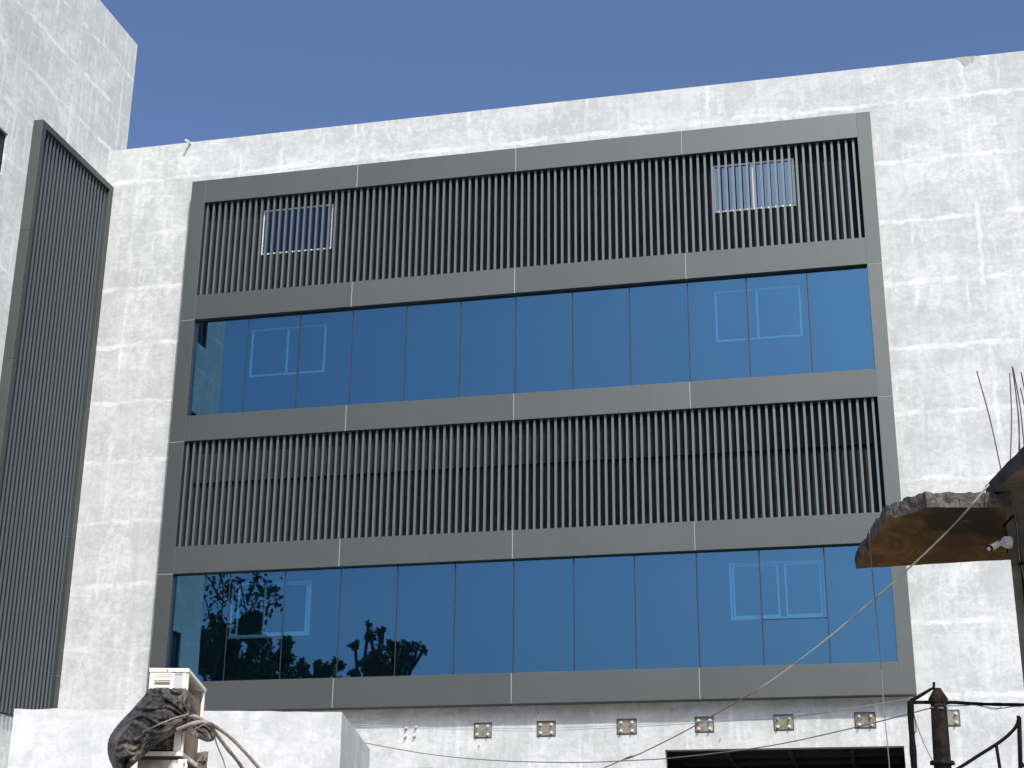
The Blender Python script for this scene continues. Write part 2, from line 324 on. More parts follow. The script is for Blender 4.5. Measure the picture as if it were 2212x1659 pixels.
# bare cement where the render has broken off the parapet, a small drain spout, nicks
pch = MB(); pts = [(2.98, ZT+0.012), (3.06, ZT-0.06), (3.14, ZT-0.2), (3.21, ZT-0.235), (3.3, ZT-0.16), (3.38, ZT-0.15), (3.42, ZT+0.012)]
nn = len(pts); pch.v = [(x, WY-0.004, z) for x, z in pts]+[(x, WY+0.02, z) for x, z in pts]
pch.f = [tuple(range(nn)), tuple(reversed(range(nn, 2*nn)))]+[(i, (i+1) % nn, nn+(i+1) % nn, nn+i) for i in range(nn)]
pch.build('render_patch', M_cement, OB)
MB().tube([(-16.17, WY+0.02, ZT-0.03), (-16.18, WY-0.26, ZT-0.075)], 0.03, 10).build('drain_spout', M_pvc, OB)
# big dark opening: what can be seen inside
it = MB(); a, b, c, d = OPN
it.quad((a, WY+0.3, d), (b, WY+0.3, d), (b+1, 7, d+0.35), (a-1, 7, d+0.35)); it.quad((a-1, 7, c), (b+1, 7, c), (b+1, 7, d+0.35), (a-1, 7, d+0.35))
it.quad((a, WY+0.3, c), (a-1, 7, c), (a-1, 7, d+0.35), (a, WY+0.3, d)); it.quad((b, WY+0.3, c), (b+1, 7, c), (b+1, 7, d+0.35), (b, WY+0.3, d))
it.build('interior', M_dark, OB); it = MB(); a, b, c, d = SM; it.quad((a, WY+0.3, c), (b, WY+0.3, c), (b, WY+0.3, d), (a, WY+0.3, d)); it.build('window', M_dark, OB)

bm_ = MB()
for x in (-3.0, -1.7, -0.45): bm_.box(x, x+0.09, WY+0.35, 5.5, OPN[3]-0.09, OPN[3]-0.005)
for y in (1.6, 3.1): bm_.box(OPN[0], OPN[1], y, y+0.07, OPN[3]-0.06, OPN[3]+0.02)
bm_.build('ceiling_beams', M_beam, OB)
# the grey frame: jambs and beams of aluminium panels with pale joints
XL, XLi, XRi, XR = -15.85, -15.47, 0.63, 0.955
ZB = [(17.253, 17.886), (14.072, 14.721), (10.941, 11.58), (7.729, 8.373), (4.577, 5.234)]   # beams, top to bottom
SX = [XLi, -11.437, -7.42, -3.4, XRi]; gp = 0.0075
core = MB()
for z0, z1 in ZB: core.box(XLi+0.004, XRi-0.004, 0.006, WY-0.002, z0+0.006, z1-0.006)
core.box(XL+0.006, XLi-0.006, 0.006, WY-0.002, 4.583, 17.88); core.box(XRi+0.006, XR-0.006, 0.006, WY-0.002, 4.583, 17.88)
core.build('frame_core', M_seal, OB)
FR = bpy.data.objects.new('cladding_frame', None); COL.objects.link(FR); FR.parent = OB
def panel(x0, x1, y0, y1, z0, z1, par=FR, m=None, nm='cladding_panel'): return MB().box(x0, x1, y0, y1, z0, z1).build(nm, m or M_clad, par, bevel=0.004)
for z0, z1 in ZB:
    for i in range(4): panel(SX[i]+gp, SX[i+1]-gp, 0, WY-0.004, z0, z1)
JZ = [17.886, 14.072, 10.941, 7.729, 4.577]
for i in range(4):
    t = 0 if i == 0 else gp
    for x0, x1 in ((XL, XLi), (XRi, XR)): panel(x0, x1, 0, WY-0.004, JZ[i+1]+(gp if i < 3 else 0), JZ[i]-t)
# dark wall behind the louvres, with the projecting upper band in the lower one
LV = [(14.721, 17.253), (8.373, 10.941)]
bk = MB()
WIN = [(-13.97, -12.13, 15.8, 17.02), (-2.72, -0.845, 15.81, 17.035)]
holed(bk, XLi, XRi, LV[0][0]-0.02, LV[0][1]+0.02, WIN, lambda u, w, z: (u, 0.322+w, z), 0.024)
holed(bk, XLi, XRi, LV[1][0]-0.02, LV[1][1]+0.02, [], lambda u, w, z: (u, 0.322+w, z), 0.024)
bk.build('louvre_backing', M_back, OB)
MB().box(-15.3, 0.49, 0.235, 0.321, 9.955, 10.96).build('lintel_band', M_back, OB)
GB = [(11.58, 14.072), (5.234, 7.729)]
gk = MB()
for z0, z1 in GB: gk.box(XLi, XRi, 0.33, 0.345, z0-0.02, z1+0.02)
gk.build('glazing_backing', M_gask, OB)
for z0, z1 in LV:
    sc = MB()
    for i in range(99):
        x = -15.403+i*0.16255; sc.box(x-0.025, x+0.025, 0.075, 0.16, z0-0.03, z1+0.03)
    rl = sc.build('louvre_screen', M_slat, OB)
    r2 = MB()
    for zz in (z0+0.5, z1-0.55): r2.box(XLi, XRi, 0.162, 0.19, zz, zz+0.03)
# small windows behind the louvres (sliding, white frame)
def slide_window(x0, x1, z0, z1, y, mull, par, fr=0.05, sash=None, gm=None):
    w = bpy.data.objects.new('window', None); COL.objects.link(w); w.parent = par
    f = MB(); f.box(x0, x1, y, y+0.05, z0, z0+fr); f.box(x0, x1, y, y+0.05, z1-fr, z1)
    f.box(x0, x0+fr, y, y+0.05, z0+fr, z1-fr); f.box(x1-fr, x1, y, y+0.05, z0+fr, z1-fr)
    f.build('window_frame', M_pvc, w)
    for (a, b, yo) in (sash or []):
        k = 0.045; s = MB()
        s.box(a, a+k, y+yo, y+yo+0.02, z0+fr+.002, z1-fr-.002); s.box(b-k, b, y+yo, y+yo+0.02, z0+fr+.002, z1-fr-.002)
        s.box(a+k, b-k, y+yo, y+yo+0.02, z0+fr+.002, z0+fr+k); s.box(a+k, b-k, y+yo, y+yo+0.02, z1-fr-k, z1-fr-.002)
        s.build('window_sash', M_pvc, w)
    if mull is not None: MB().box(mull-0.025, mull+0.025, y+0.003, y+0.03, z0+fr+.002, z1-fr-.002).build('window_mullion', M_pvc, w)
    MB().box(x0+fr, x1-fr, y+0.036, y+0.042, z0+fr, z1-fr).build('window_pane', gm or M_wglass, w)
    return w
slide_window(*WIN[0], 0.302, None, OB, 0.036, gm=M_lwin2)
slide_window(*WIN[1], 0.302, -1.82, OB, 0.045, gm=M_lwin)
slide_window(-14.05, -12.14, 12.56, 13.79, 0.278, -13.11, OB, 0.045, gm=M_gask)
slide_window(-2.8, -0.875, 12.575, 13.81, 0.278, -1.85, OB, 0.045, gm=M_gask)
slide_window(-14.17, -12.17, 6.25, 7.5, 0.275, None, OB, 0.05, [(-14.1, -13.9, 0.012), (-13.3, -12.24, 0.012)], gm=M_gask)
slide_window(-2.72, -0.73, 6.25, 7.48, 0.275, None, OB, 0.045, [(-2.66, -1.68, 0.012), (-1.56, -0.79, 0.012)], gm=M_gask)
# blue glass panels
GX = [XLi-0.02, -14.09, -12.753, -11.416, -10.08, -8.743, -7.414, -6.07, -4.737, -3.397, -2.062, -0.708, XRi+0.02]
GF = 0.13
for bi, (z0, z1) in enumerate(GB):
    mu = MB()
    for i in range(1, 12): mu.box(GX[i]-0.016, GX[i]+0.016, GF+0.004, GF+0.075, z0-0.01, z1+0.01)
    mu.box(XLi, XRi, GF+0.02, GF+0.1, z1-0.012, z1+0.015); mu.box(XLi, XRi, GF+0.02, GF+0.1, z0-0.015, z0+0.012)
    if bi == 1:
        for i in (1, 10): mu.box(GX[i]+0.02, GX[i+1]-0.02, GF+0.004, GF+0.05, 6.196, 6.224)
    mu.build('mullions', M_gask, OB)
    for i in range(12):
        segs = [(z0-0.02, z1+0.02)]
        if bi == 1 and i in (1, 10): segs = [(z0-0.02, 6.2), (6.22, z1+0.02)]
        for (s0, s1) in segs:
            t = [random.uniform(-0.0016, 0.0016) for _ in range(3)]; xa, xb = GX[i]+0.011, GX[i+1]-0.011
            tq = lambda x, z, y: (x, y+t[0]*(1 if x == xb else -1)+t[1]*(1 if z == s1 else -1)*1.4, z)
            MB().hexa([tq(xa, s0, GF), tq(xb, s0, GF), tq(xb, s0, GF+.008), tq(xa, s0, GF+.008), tq(xa, s1, GF), tq(xb, s1, GF), tq(xb, s1, GF+.008), tq(xa, s1, GF+.008)]).build('glass_panel', M_glass, OB)
# anchor plates
PLX = [-8.12, -6.728, -4.997, -3.363, -1.735, -0.095, 1.572]
for i, x in enumerate(PLX):
    z = 4.07+0.006*(x+8.12); w, h = 0.185+0.008*((i*7) % 3-1), 0.14
    pl = MB().box(x-w, x+w, WY-0.022, WY-0.001, z-h, z+h).build('anchor_plate', M_rust, OB, bevel=0.003)
    rim = MB(); t = 0.02
    rim.box(x-w-t, x+w+t, WY-0.012, WY-0.001, z+h, z+h+t*1.4); rim.box(x-w-t, x+w+t, WY-0.012, WY-0.001, z-h-t, z-h)
    rim.box(x-w-t, x-w, WY-0.012, WY-0.001, z-h, z+h); rim.box(x+w, x+w+t, WY-0.012, WY-0.001, z-h, z+h)
    rim.build('plate_edge', M_rustd, pl)
    for sx in (-1, 1):
        for sz in (-1, 1):
            bx, bz = x+sx*0.118, z+sz*0.085; ln = 0.05+0.03*random.random()
            MB().tube([(bx, WY-0.022, bz), (bx, WY-0.035, bz), (bx, WY-0.036, bz), (bx+0.004, WY-0.04-ln, bz-0.004)], 0.02, 8, rr=[0.034, 0.034, 0.022, 0.02]).build('bolt', M_bolt, pl)
for bx, bz in ((-9.826, 4.159), (-9.606, 4.172), (-9.835, 3.983), (-9.633, 3.989)):
    MB().tube([(bx, WY+0.02, bz), (bx, WY-0.03, bz), (bx, WY-0.031, bz), (bx+0.01, WY-0.09, bz-0.005)], 0.02, 8, rr=[0.034, 0.034, 0.02, 0.018]).build('wall_bolt', M_bolt, OB)
for bx, bz in ((-8.9, 4.45), (-3.05, 3.8), (-6.9, 4.43), (-1.4, 4.33), (-8.2, 3.75)):
    MB().tube([(bx, WY+0.02, bz), (bx+0.006, WY-0.05, bz-0.006)], 0.009, 6).build('wall_pin', M_iron, OB)

# ------------------------------------------------------------ the taller wing on the left
WG = thing('tower_building', 'taller whitewashed tower in the left corner with charcoal louvre strip', 'building', (-24, -3.5, GZ))
WT = 23.02; y0, y1 = -8.1, 1.25
mb = MB(); rows = [(16.2, 17.25), (13.03, 14.08), (9.86, 10.91), (6.69, 7.74), (3.5, 4.55)]
holed(mb, y0, y1, GZ, WT, [(-6.85, -4.24, a, b) for a, b in rows], lambda u, w, z: (XW-w, u, z), 0.06)
mb.quad((XW, y0, WT), (XW, y1, WT), (XW-10, y1, WT), (XW-10, y0, WT)); mb.quad((XW, y0, GZ), (XW-10, y0, GZ), (XW-10, y0, WT), (XW, y0, WT))
mb.quad((XW, y1, ZT-1.5), (XW-10, y1, ZT-1.5), (XW-10, y1, WT), (XW, y1, WT)); mb.quad((XW-10, y0, GZ), (XW-10, y1, GZ), (XW-10, y1, WT), (XW-10, y0, WT))
mb.build('wall', M_wing, WG)
for a, b in rows:
    wd = MB().box(XW-0.12, XW-0.075, -7.0, -4.1, a-0.1, b+0.1).build('window', M_dark, WG)
    cr = MB().box(XW-0.065, XW-0.055, -6.85, -4.24, a+0.3, a+0.33)
    for k in range(6): yy = -6.6+k*0.45; cr.box(XW-0.0549, XW-0.05, yy, yy+0.02, a, b)
    cr.build('window_bars', M_beam, wd)
FX = XW+0.25; BZ = 4.4
WF = bpy.data.objects.new('cladding_frame', None); COL.objects.link(WF); WF.parent = WG
wz = [18.15, 15.25, 12.05, 8.8, 5.5, BZ]
for i in range(5):
    zt = wz[i]-(0 if i == 0 else gp)
    MB().box(XW+0.002, FX, -3.275, -3.085, wz[i+1]+gp, zt).build('cladding_panel', M_clad, WF, bevel=0.004)
    MB().box(XW+0.002, FX, 0.165, WY-0.003, wz[i+1]+gp, zt).build('cladding_panel', M_clad, WF, bevel=0.004)
MB().box(XW+0.002, FX, -3.083, 0.163, 17.99, 18.15).build('cladding_panel', M_clad, WF, bevel=0.004)
MB().box(XW+0.002, FX-0.01, -3.26, -3.1, BZ, 18.1).box(XW+0.002, FX-0.01, 0.18, WY-0.01, BZ, 18.1).build('frame_core', M_seal, WG)
MB().box(XW+0.002, XW+0.015, -3.083, 0.163, BZ, 17.99).build('louvre_backing', M_gask, WG)
sc = MB()
for i in range(20):
    y = -3.0+i*0.1625; sc.box(XW+0.15, XW+0.172, y-0.03, y+0.03, BZ, 18.02)
sc.build('louvre_screen', M_slatw, WG)

# ------------------------------------------------------------ white boxy outbuilding in front
BK = thing('outbuilding', 'low whitewashed box shaped outbuilding behind the air conditioner', 'building', P(-3.2, 16.5, GZ))
bb = MB(); nx = 60
top = []
for i in range(nx+1):
    t = i/nx; a = -4.80+t*3.18; top.append((a, 2.0+0.012*noise.noise(Vector((a*4, 0, 3)))-0.004*t))
for i in range(nx):
    (a, za), (b, zb) = top[i], top[i+1]
    bb.quad(P(a, 15, GZ), P(b, 15, GZ), P(b, 15, zb), P(a, 15, za)); bb.quad(P(a, 15, za), P(b, 15, zb), P(b, 18.2, zb), P(a, 18.2, za))
    bb.quad(P(a, 18.2, GZ), P(b, 18.2, GZ), P(b, 18.2, zb), P(a, 18.2, za))
for (a, z) in (top[0], top[-1]): bb.quad(P(a, 15, GZ), P(a, 18.2, GZ), P(a, 18.2, z), P(a, 15, z))
bb.build('wall', M_block, BK)

# ------------------------------------------------------------ old building on the right
OH = thing('old_building', 'grimy old house with a broken concrete sunshade at the right edge', 'building', P(6, 13, GZ))
zs = 3.281; th = 0.128
pl = lambda l: [P(a, d, 0)[:2] for a, d in l]
MB().prism(pl([(4.02, 12.0), (9, 12.0), (9, 15), (5.15, 15)]), GZ, 3.425).build('wall', M_oldwall, OH)
# roof slab coming forward over the wall
def slab(outline, z0, z1, name, seed, m_side, rough=0.02, step=0.07, topn=0.03, par=OH, soffit=None):
    pts = []
    for i in range(len(outline)):
        p, q = Vector(outline[i]), Vector(outline[(i+1) % len(outline)]); k = max(1, int((q-p).length/step))
        for j in range(k): pts.append(p+(q-p)*j/k)
    def dis(p, z, s): return rough*noise.noise(Vector((p.x*7+s, p.y*7, z*9)))+rough*0.6*noise.noise(Vector((p.x*22+s, p.y*22, z*25)))
    c = sum(pts, Vector((0, 0)))/len(pts); lv = [0, 0.3, 0.65, 1.0]; m = MB(); n = len(pts)
    for li, t in enumerate(lv):
        for p in pts:
            o = (p-c).normalized(); k = dis(p, t, seed)*(0.5 if li == 0 else 1); q = p+o*k
            zz = z0+(z1-z0)*t+(topn*noise.noise(Vector((p.x*5, p.y*5, seed)))+topn*0.5*noise.noise(Vector((p.x*17, p.y*17, seed))) if li == 3 else 0.006*noise.noise(Vector((p.x*5, p.y*5, seed+3))) if li == 0 else 0)
            m.v.append(tuple(P(q.x+rough*0.35*noise.noise(Vector((p.x*60, p.y*60, li))), q.y, zz+(topn*0.35*noise.noise(Vector((p.x*48, p.y*48, seed))) if li == 3 else 0))))
    for li in range(3):
        for i in range(n): j = (i+1) % n; m.f.append((li*n+i, li*n+j, (li+1)*n+j, (li+1)*n+i))
    # top and bottom fans towards the centre with real thickness between
    cb = len(m.v); m.v += [tuple(P(c.x, c.y, z0)), tuple(P(c.x, c.y, z1))]
    bot = [(cb, (i+1) % n, i) for i in range(n)]; tp = [(cb+1, 3*n+i, 3*n+(i+1) % n) for i in range(n)]
    m.f += bot+tp
    o = m.build(name, m_side, par); o.data.materials.append(soffit or M_soffit)
    for p_ in o.data.polygons:
        if p_.normal.z < -0.6: p_.material_index = 1
    return o
slab([(3.97, 12.3), (3.95, 11.7), (3.935, 11.1), (3.88, 9.0), (8.6, 9.0), (8.6, 12.3)], 3.42, 3.55, 'roof_slab', 5, M_iron2, 0.008, 0.09, 0.01, soffit=M_oldwall)
slab([(4.07, 11.99), (3.9, 11.995), (3.382, 12.0), (3.372, 12.045), (3.155, 12.44), (3.19, 13.0), (3.283, 14.234), (4.0, 14.0), (4.75, 13.78), (4.30, 12.8)], zs, zs+th, 'sunshade_slab', 1, M_slab, 0.018, 0.022, 0.03)
# conduits on the wall corner
cdn = MB()
q = lambda x, y, d=11.95: at(*R7(x, y), d)
cdn.tube(smoothline([q(1320, 1135), q(1330, 1200), q(1345, 1330), q(1362, 1460), q(1372, 1560), q(1395, 1800)], 4), 0.009, 6)
cdn.tube([q(1238, 1205), q(1262, 1180), q(1300, 1138), q(1320, 1132)], 0.011, 6)
cdn.tube([q(1245, 1200), q(1256, 1260), q(1268, 1390)], 0.006, 6)
cdn.tube([q(1352, 1452, 11.94), q(1370, 1475, 11.94)], 0.02, 6)
cdn.build('conduit', M_iron, OH, True)
MB().tube([q(1318, 1130, 11.93), q(1332, 1200, 11.93), q(1352, 1420, 11.93), q(1382, 1560, 11.93)], 0.004, 6).build('conduit', M_gcable, OH)
# rebars rising from its roof
RB = [((1055, 130), (1222, 815), 11.75), ((1283, 145), (1287, 735), 11.6), ((1300, 100), (1352, 670), 11.2), ((1328, 310), (1346, 675), 11.35), ((1306, 110), (1382, 655), 11.0), ((1362, 140), (1400, 470), 10.95), ((1357, 250), (1402, 560), 10.9)]
lb = ['thin rusty rebar leaning left, leftmost above the roof slab of the old house', 'upright rusty rebar above the roof slab, second from the left',
      'tall rusty rebar leaning right beside the upright one', 'short thin rebar crossing behind the tall leaning rebars', 'long bent rebar rising behind the tall leaning one',
      'rusty rebar cut by the right picture edge, the higher one', 'rusty rebar cut by the right picture edge, the lower one']
for (tp, bt, d), l in zip(RB, lb):
    a = at(*R7(*tp), d); b = at(*R7(*bt), d); b2 = b+(b-a)*0.06; mid = (a+b)/2+Vector((0.012, 0, 0))
    pts = smoothline([b2, mid, a], 8)
    tag(MB().tube(pts, 0.0052, 6).build('rebar', M_rebar, None, True), l, 'rebar', 'rebars sticking up from the old roof')
# cctv camera
C0 = at(*R7(1268, 1315), 11.93)
CC = thing('security_camera', 'small white bullet security camera on the corner under the sunshade', 'security camera', C0)
def disc(c, n, r, h, seg=20):
    n = n.normalized(); return MB().tube([c, c+n*h*0.7, c+n*h], r, seg, rr=[r, r, r*0.85])
C1 = at(*R7(1245, 1310), 11.9)
ax = -AX*0.86-DX*0.5
MB().tube([C0+AX*0.03, C0-AX*0.0, C0+ax*0.03], 0.055, 24, rr=[0.05, 0.05, 0.045]).build('wall_mount', M_cctv, CC, True)
MB().tube([C0+ax*0.02, at(*R7(1215, 1318), 11.88)], 0.009, 10).build('arm', M_cctv, CC, True)
b0 = at(*R7(1208, 1325), 11.9); b1 = at(*R7(1140, 1362), 11.82)
dv = (b1-b0).normalized()
MB().tube([b0-dv*0.004, b0, b1-dv*0.02], 0.033, 20, rr=[0.02, 0.026, 0.026]).build('body', M_cctv, CC, True)
MB().tube([b1-dv*0.02, b1-dv*0.001], 0.027, 20).build('lens_hood', M_iron, CC, True)
MB().tube([b1-dv*0.001, b1+dv*0.001], 0.018, 20).build('lens', M_cctv, CC, True)

# ------------------------------------------------------------ posts, vent pipe, bars at the lower right
dV = 11.0
def rp(x, y, d=dV): return at(*R5(x, y), d)
VP_ = thing('vent_pipe', 'thick sooty upright vent pipe with a pointed cowl', 'vent pipe', (lambda q: (q.x, q.y, GZ))(rp(925, 1600)))
t0 = rp(862, 660); t1 = rp(925, 1610); bt = Vector((t1.x, t1.y, GZ)); 
MB().tube([bt, t1, (t0*0.6+t1*0.4), t0], 0.056, 20, rr=[0.062, 0.061, 0.058, 0.055]).build('pipe', M_vent, VP_, True)
up = (t0-t1).normalized()
MB().tube([t0-up*0.028, t0-up*0.012, t0+up*0.012, t0+up*0.075, t0+up*0.088], 0.06, 7, rr=[0.056, 0.07, 0.069, 0.030, 0.024]).build('cowl', M_vent, VP_)
MB().tube([t0-up*0.06, t0-up*0.045], 0.06, 16, rr=[0.059, 0.059]).build('collar', M_vent, VP_, True)
MB().tube([t1-up*0.0, t1+up*0.025], 0.08, 20, rr=[0.086, 0.083]).build('collar', M_vent, VP_, True)
MB().tube([t0-up*0.052+AX*-0.06-DX*0.02, t0-up*0.062-DX*0.063, t0-up*0.05+AX*0.06-DX*0.02], 0.006, 6).build('tie_wire', M_gcable, VP_)
PO = thing('iron_post', 'rough iron post left of the vent pipe with a slanting brace', 'post', (lambda q: (q.x, q.y, GZ))(rp(500, 1600)))
p0 = rp(450, 672); p1 = rp(508, 1659); 
pb = Vector((p1.x, p1.y, GZ))
def tube_n(pts, r, seg=10, amp=0.15, sd=0, n=10):
    pp = smoothline(pts, n) if len(pts) > 2 else [Vector(pts[0]).lerp(Vector(pts[1]), k/n) for k in range(n+1)]
    return MB().tube(pp, r, seg, rr=[r*(1+amp*noise.noise(p*9+Vector((sd, 0, 0)))) for p in pp])
tube_n([p0, p1, pb], 0.023, 8, 0.25, 1, 30).build('post', M_iron, PO)
MB().tube([rp(458, 665), rp(640, 560), rp(775, 478)], 0.011, 8, rr=[0.014, 0.012, 0.009]).build('brace', M_iron, PO)
MB().tube([rp(793, 500), rp(800, 388)], 0.0095, 8).build('brace_tip', M_iron, PO)
w = MB(); w.tube(smoothline([rp(500, 850), rp(520, 960), rp(535, 1100), rp(520, 1130), rp(455, 1300), rp(450, 1420), rp(458, 1560), rp(470, 1700)], 5), 0.004, 5)
w.tube(smoothline([rp(470, 610), rp(440, 700), rp(445, 800), rp(500, 900)], 5), 0.003, 5)
w.build('loose_wire', M_cable, PO)
tag(MB().tube(smoothline([rp(505, 890), rp(600, 1170), rp(700, 1400), rp(790, 1570)], 6), 0.0035, 5).build('wire', M_gcable), 'thin slack wire from the iron post down to the vent pipe foot', 'wire')
hb = tube_n([rp(500, 688, 11.1), rp(640, 686, 11.1), rp(985, 690, 11.1), rp(1100, 688, 11.1), rp(1500, 712, 11.3), rp(2110, 722, 11.9), rp(2300, 724, 12.0)], 0.0125, 8, 0.2, 4)
tag(hb.build('iron_rail', M_iron, None, True), 'level black iron rail running from the post to the old house', 'rail')
w = MB(); w.tube(smoothline([rp(985, 715), rp(1020, 735), rp(1250, 735), rp(1400, 725), rp(1600, 765), rp(1800, 775), rp(1960, 750), rp(2100, 745)], 5), 0.0035, 5)
w.tube(smoothline([rp(1560, 745), rp(1640, 790), rp(1720, 795), rp(1800, 750), rp(1810, 725)], 5), 0.002, 5)
tag(w.build('wire', M_cable), 'thin wire sagging along the underside of the level iron rail', 'wire')
HR = thing('curved_handrail', 'curved black handrail on two upright bars in the lower right corner', 'handrail', (lambda q: (q.x, q.y, GZ))(rp(2070, 1659, 10.5)))
D2 = 10.5
e0 = rp(600, 2000, D2)
MB().tube(smoothline([e0, rp(1170, 1659, D2), rp(1450, 1480, D2), rp(1720, 1310, D2), rp(1880, 1190, D2), rp(1990, 1080, D2), rp(2030, 1010, D2), rp(2050, 940, D2), rp(2048, 885, D2)], 6), 0.0115, 8, rr=None).build('handrail', M_iron, HR, True)
for (a, b, r) in ((rp(1722, 1320, D2), rp(1782, 1700, D2), 0.011), (rp(2060, 905, D2), rp(2082, 1659, D2), 0.015)):
    MB().tube([a, b, Vector((b.x, b.y, GZ))], r, 8).build('upright', M_iron, HR, True)
MB().tube([rp(2085, 1560, D2), rp(2140, 1640, D2), rp(2200, 1700, D2)], 0.009, 8).build('bracket', M_iron, HR)

# ------------------------------------------------------------ wires and rope
R6 = Z(1700, 1300, 2.572); Rb = Z(900, 1400, 2.458)
rpnts = [(*R7(1140, 915), 11.75), (*R6(1790, 0), 12.05), (*R6(1450, 330), 13.4), (*R6(1000, 720), 16.6), (*R6(600, 1025), 19.6), (*R6(330, 1190), 21.6), (*R6(0, 1375), 24.2), (*Rb(1720, 1190), 25.5), (*Rb(1640, 1218), 26), (*Rb(1500, 1278), 27), (*Rb(1300, 1375), 28)]
rpt = smoothline([at(x, y, d) for x, y, d in rpnts], 6); nR = len(rpt)
rad = [0.0078+0.002*i/nR for i in range(nR)]
for i in range(nR):
    if 44 < i < 49: rad[i] = 0.02
tag(MB().tube(rpt, 0.01, 6, rr=rad).build('rope', M_rope, None, True), 'frayed pale and reddish rope stretched diagonally from the old house', 'rope')
cw = smoothline([at(*Rb(-60, 1105), 26), at(*Rb(0, 1118), 25.5), at(*Rb(400, 1190), 23), at(*Rb(800, 1230), 20.5), at(*Rb(1300, 1244), 18), at(*Rb(1700, 1230), 16.2), at(*R6(0, 1525), 15.2), at(*R6(560, 1455), 13.8), at(*R6(1100, 1340), 12.5), at(*R6(1600, 1212), 11.2), rp(745, 765, 11.02)], 6)
tag(MB().tube(cw, 0.0055, 6, rr=[0.0075-0.0035*i/len(cw) for i in range(len(cw))]).build('overhead_wire', M_gcable, None, True), 'long grey wire sagging low across the bottom to the vent pipe', 'wire')
vw = smoothline([at(*R6(1215, 60), 13.2), at(*R6(1235, 320), 13.2), at(*R6(1262, 600), 13.15), at(*R6(1290, 900), 13.1), at(*R6(1310, 1200), 13.0), at(*R6(1335, 1450), 12.95), at(*R6(1352, 1660), 12.9)], 5)
tag(MB().tube(vw, 0.0045, 6).build('hanging_wire', M_gcable, None, True), 'thin dark wire hanging straight down from the broken sunshade', 'wire')
for k, dy in enumerate((0, 14)):
    pw = smoothline([at(*Rb(-40, 1010+dy), 31), at(*Rb(350, 1026+dy*.6), 30), at(*Rb(1000, 1036+dy), 27), at(*Rb(1500, 1020+dy), 24), at(*Rb(2212, 985+dy*.7), 20), at(*R6(730, 1262+dy*.4), 15), at(*R6(1440, 1155), 11.5), rp(445, 618, 11.02)], 6)
    tag(MB().tube(pw, 0.005, 5, rr=[0.0055-0.003*i/len(pw) for i in range(len(pw))]).build('overhead_wire', M_pcable, None, True),
        ['upper of two faint pale wires crossing the row of anchor plates', 'lower of two faint pale wires crossing the row of anchor plates'][k], 'wire', 'pale wires under the grey frame')

# ------------------------------------------------------------ air conditioner, tarpaulin, pipes at the lower left
AXR = Matrix.Rotation(0.0591, 3, 'Z')
FL = P(-2.4607, 10.5, 1.683)
ex = (P(-2.2037, 10.5, 0)-P(-2.4607, 10.5, 0)).normalized(); ed = (P(-2.2593, 11.43, 0)-P(-2.2037, 10.5, 0)).normalized()
AO = P(-2.4607, 10.5, 0)
def Q(u, v, z): return AO+ex*u+ed*v+Vector((0, 0, z))                 # unit's own axes
def qbox(m, u0, u1, v0, v1, z0, z1): return m.hexa([Q(u, v, z) for z in (z0, z1) for u, v in ((u0, v0), (u1, v0), (u1, v1), (u0, v1))])
W_, H0, H1, DP = 0.262, 1.125, 1.683, 0.93
AC = thing('air_conditioner', 'yellowed outdoor air conditioner unit wrapped in a black tarpaulin', 'air conditioner', Q(0.13, 0.4, H0))
m = MB(); qbox(m, -0.006, W_+0.006, -0.008, DP+0.005, H1-0.028, H1); m.build('top_cover', M_ac, AC, bevel=0.006)
m = MB(); qbox(m, 0.0, W_-0.03, 0.0, 0.012, H0+0.18, H1-0.031); m.build('end_panel', M_ac, AC, bevel=0.003)
m = MB(); qbox(m, 0.0, W_-0.06, 0.0, 0.014, H0+0.012, H0+0.178); m.build('lower_panel', M_rot, AC)
m = MB(); qbox(m, W_-0.06, W_-0.012, -0.006, 0.012, H0+0.004, H0+0.178); qbox(m, W_-0.03, W_-0.012, -0.003, 0.012, H0+0.18, H1-0.031); m.build('corner_strip', M_ac, AC, bevel=0.003)
m = MB(); qbox(m, W_-0.009, W_+0.002, 0.002, 0.055, H0+0.004, H1-0.035); m.build('corner_post', M_ac, AC, bevel=0.002)
m = MB(); qbox(m, 0.004, W_-0.021, DP-0.02, DP, H0+0.004, H1-0.031); m.build('back_panel', M_ac, AC, bevel=0.002)
m = MB(); qbox(m, W_-0.02, W_, DP-0.05, DP-0.001, H0+0.004, H1-0.033); m.build('corner_post', M_ac, AC, bevel=0.002)
m = MB(); qbox(m, 0.0, 0.012, 0.016, DP-0.022, H0+0.004, H1-0.031); m.build('front_grille', M_ac, AC)
m = MB(); qbox(m, W_-0.075, W_-0.018, 0.06, DP-0.055, H0+0.006, H1-0.12); m.build('condenser_coil', M_coil, AC)
m = MB(); qbox(m, 0.02, W_-0.08, 0.06, DP-0.055, H0+0.006, H1-0.05); m.build('compressor_bay', M_dark, AC)
m = MB(); qbox(m, -0.012, W_+0.006, -0.016, DP+0.01, H0-0.03, H0); m.build('base_tray', M_ac, AC, bevel=0.004)
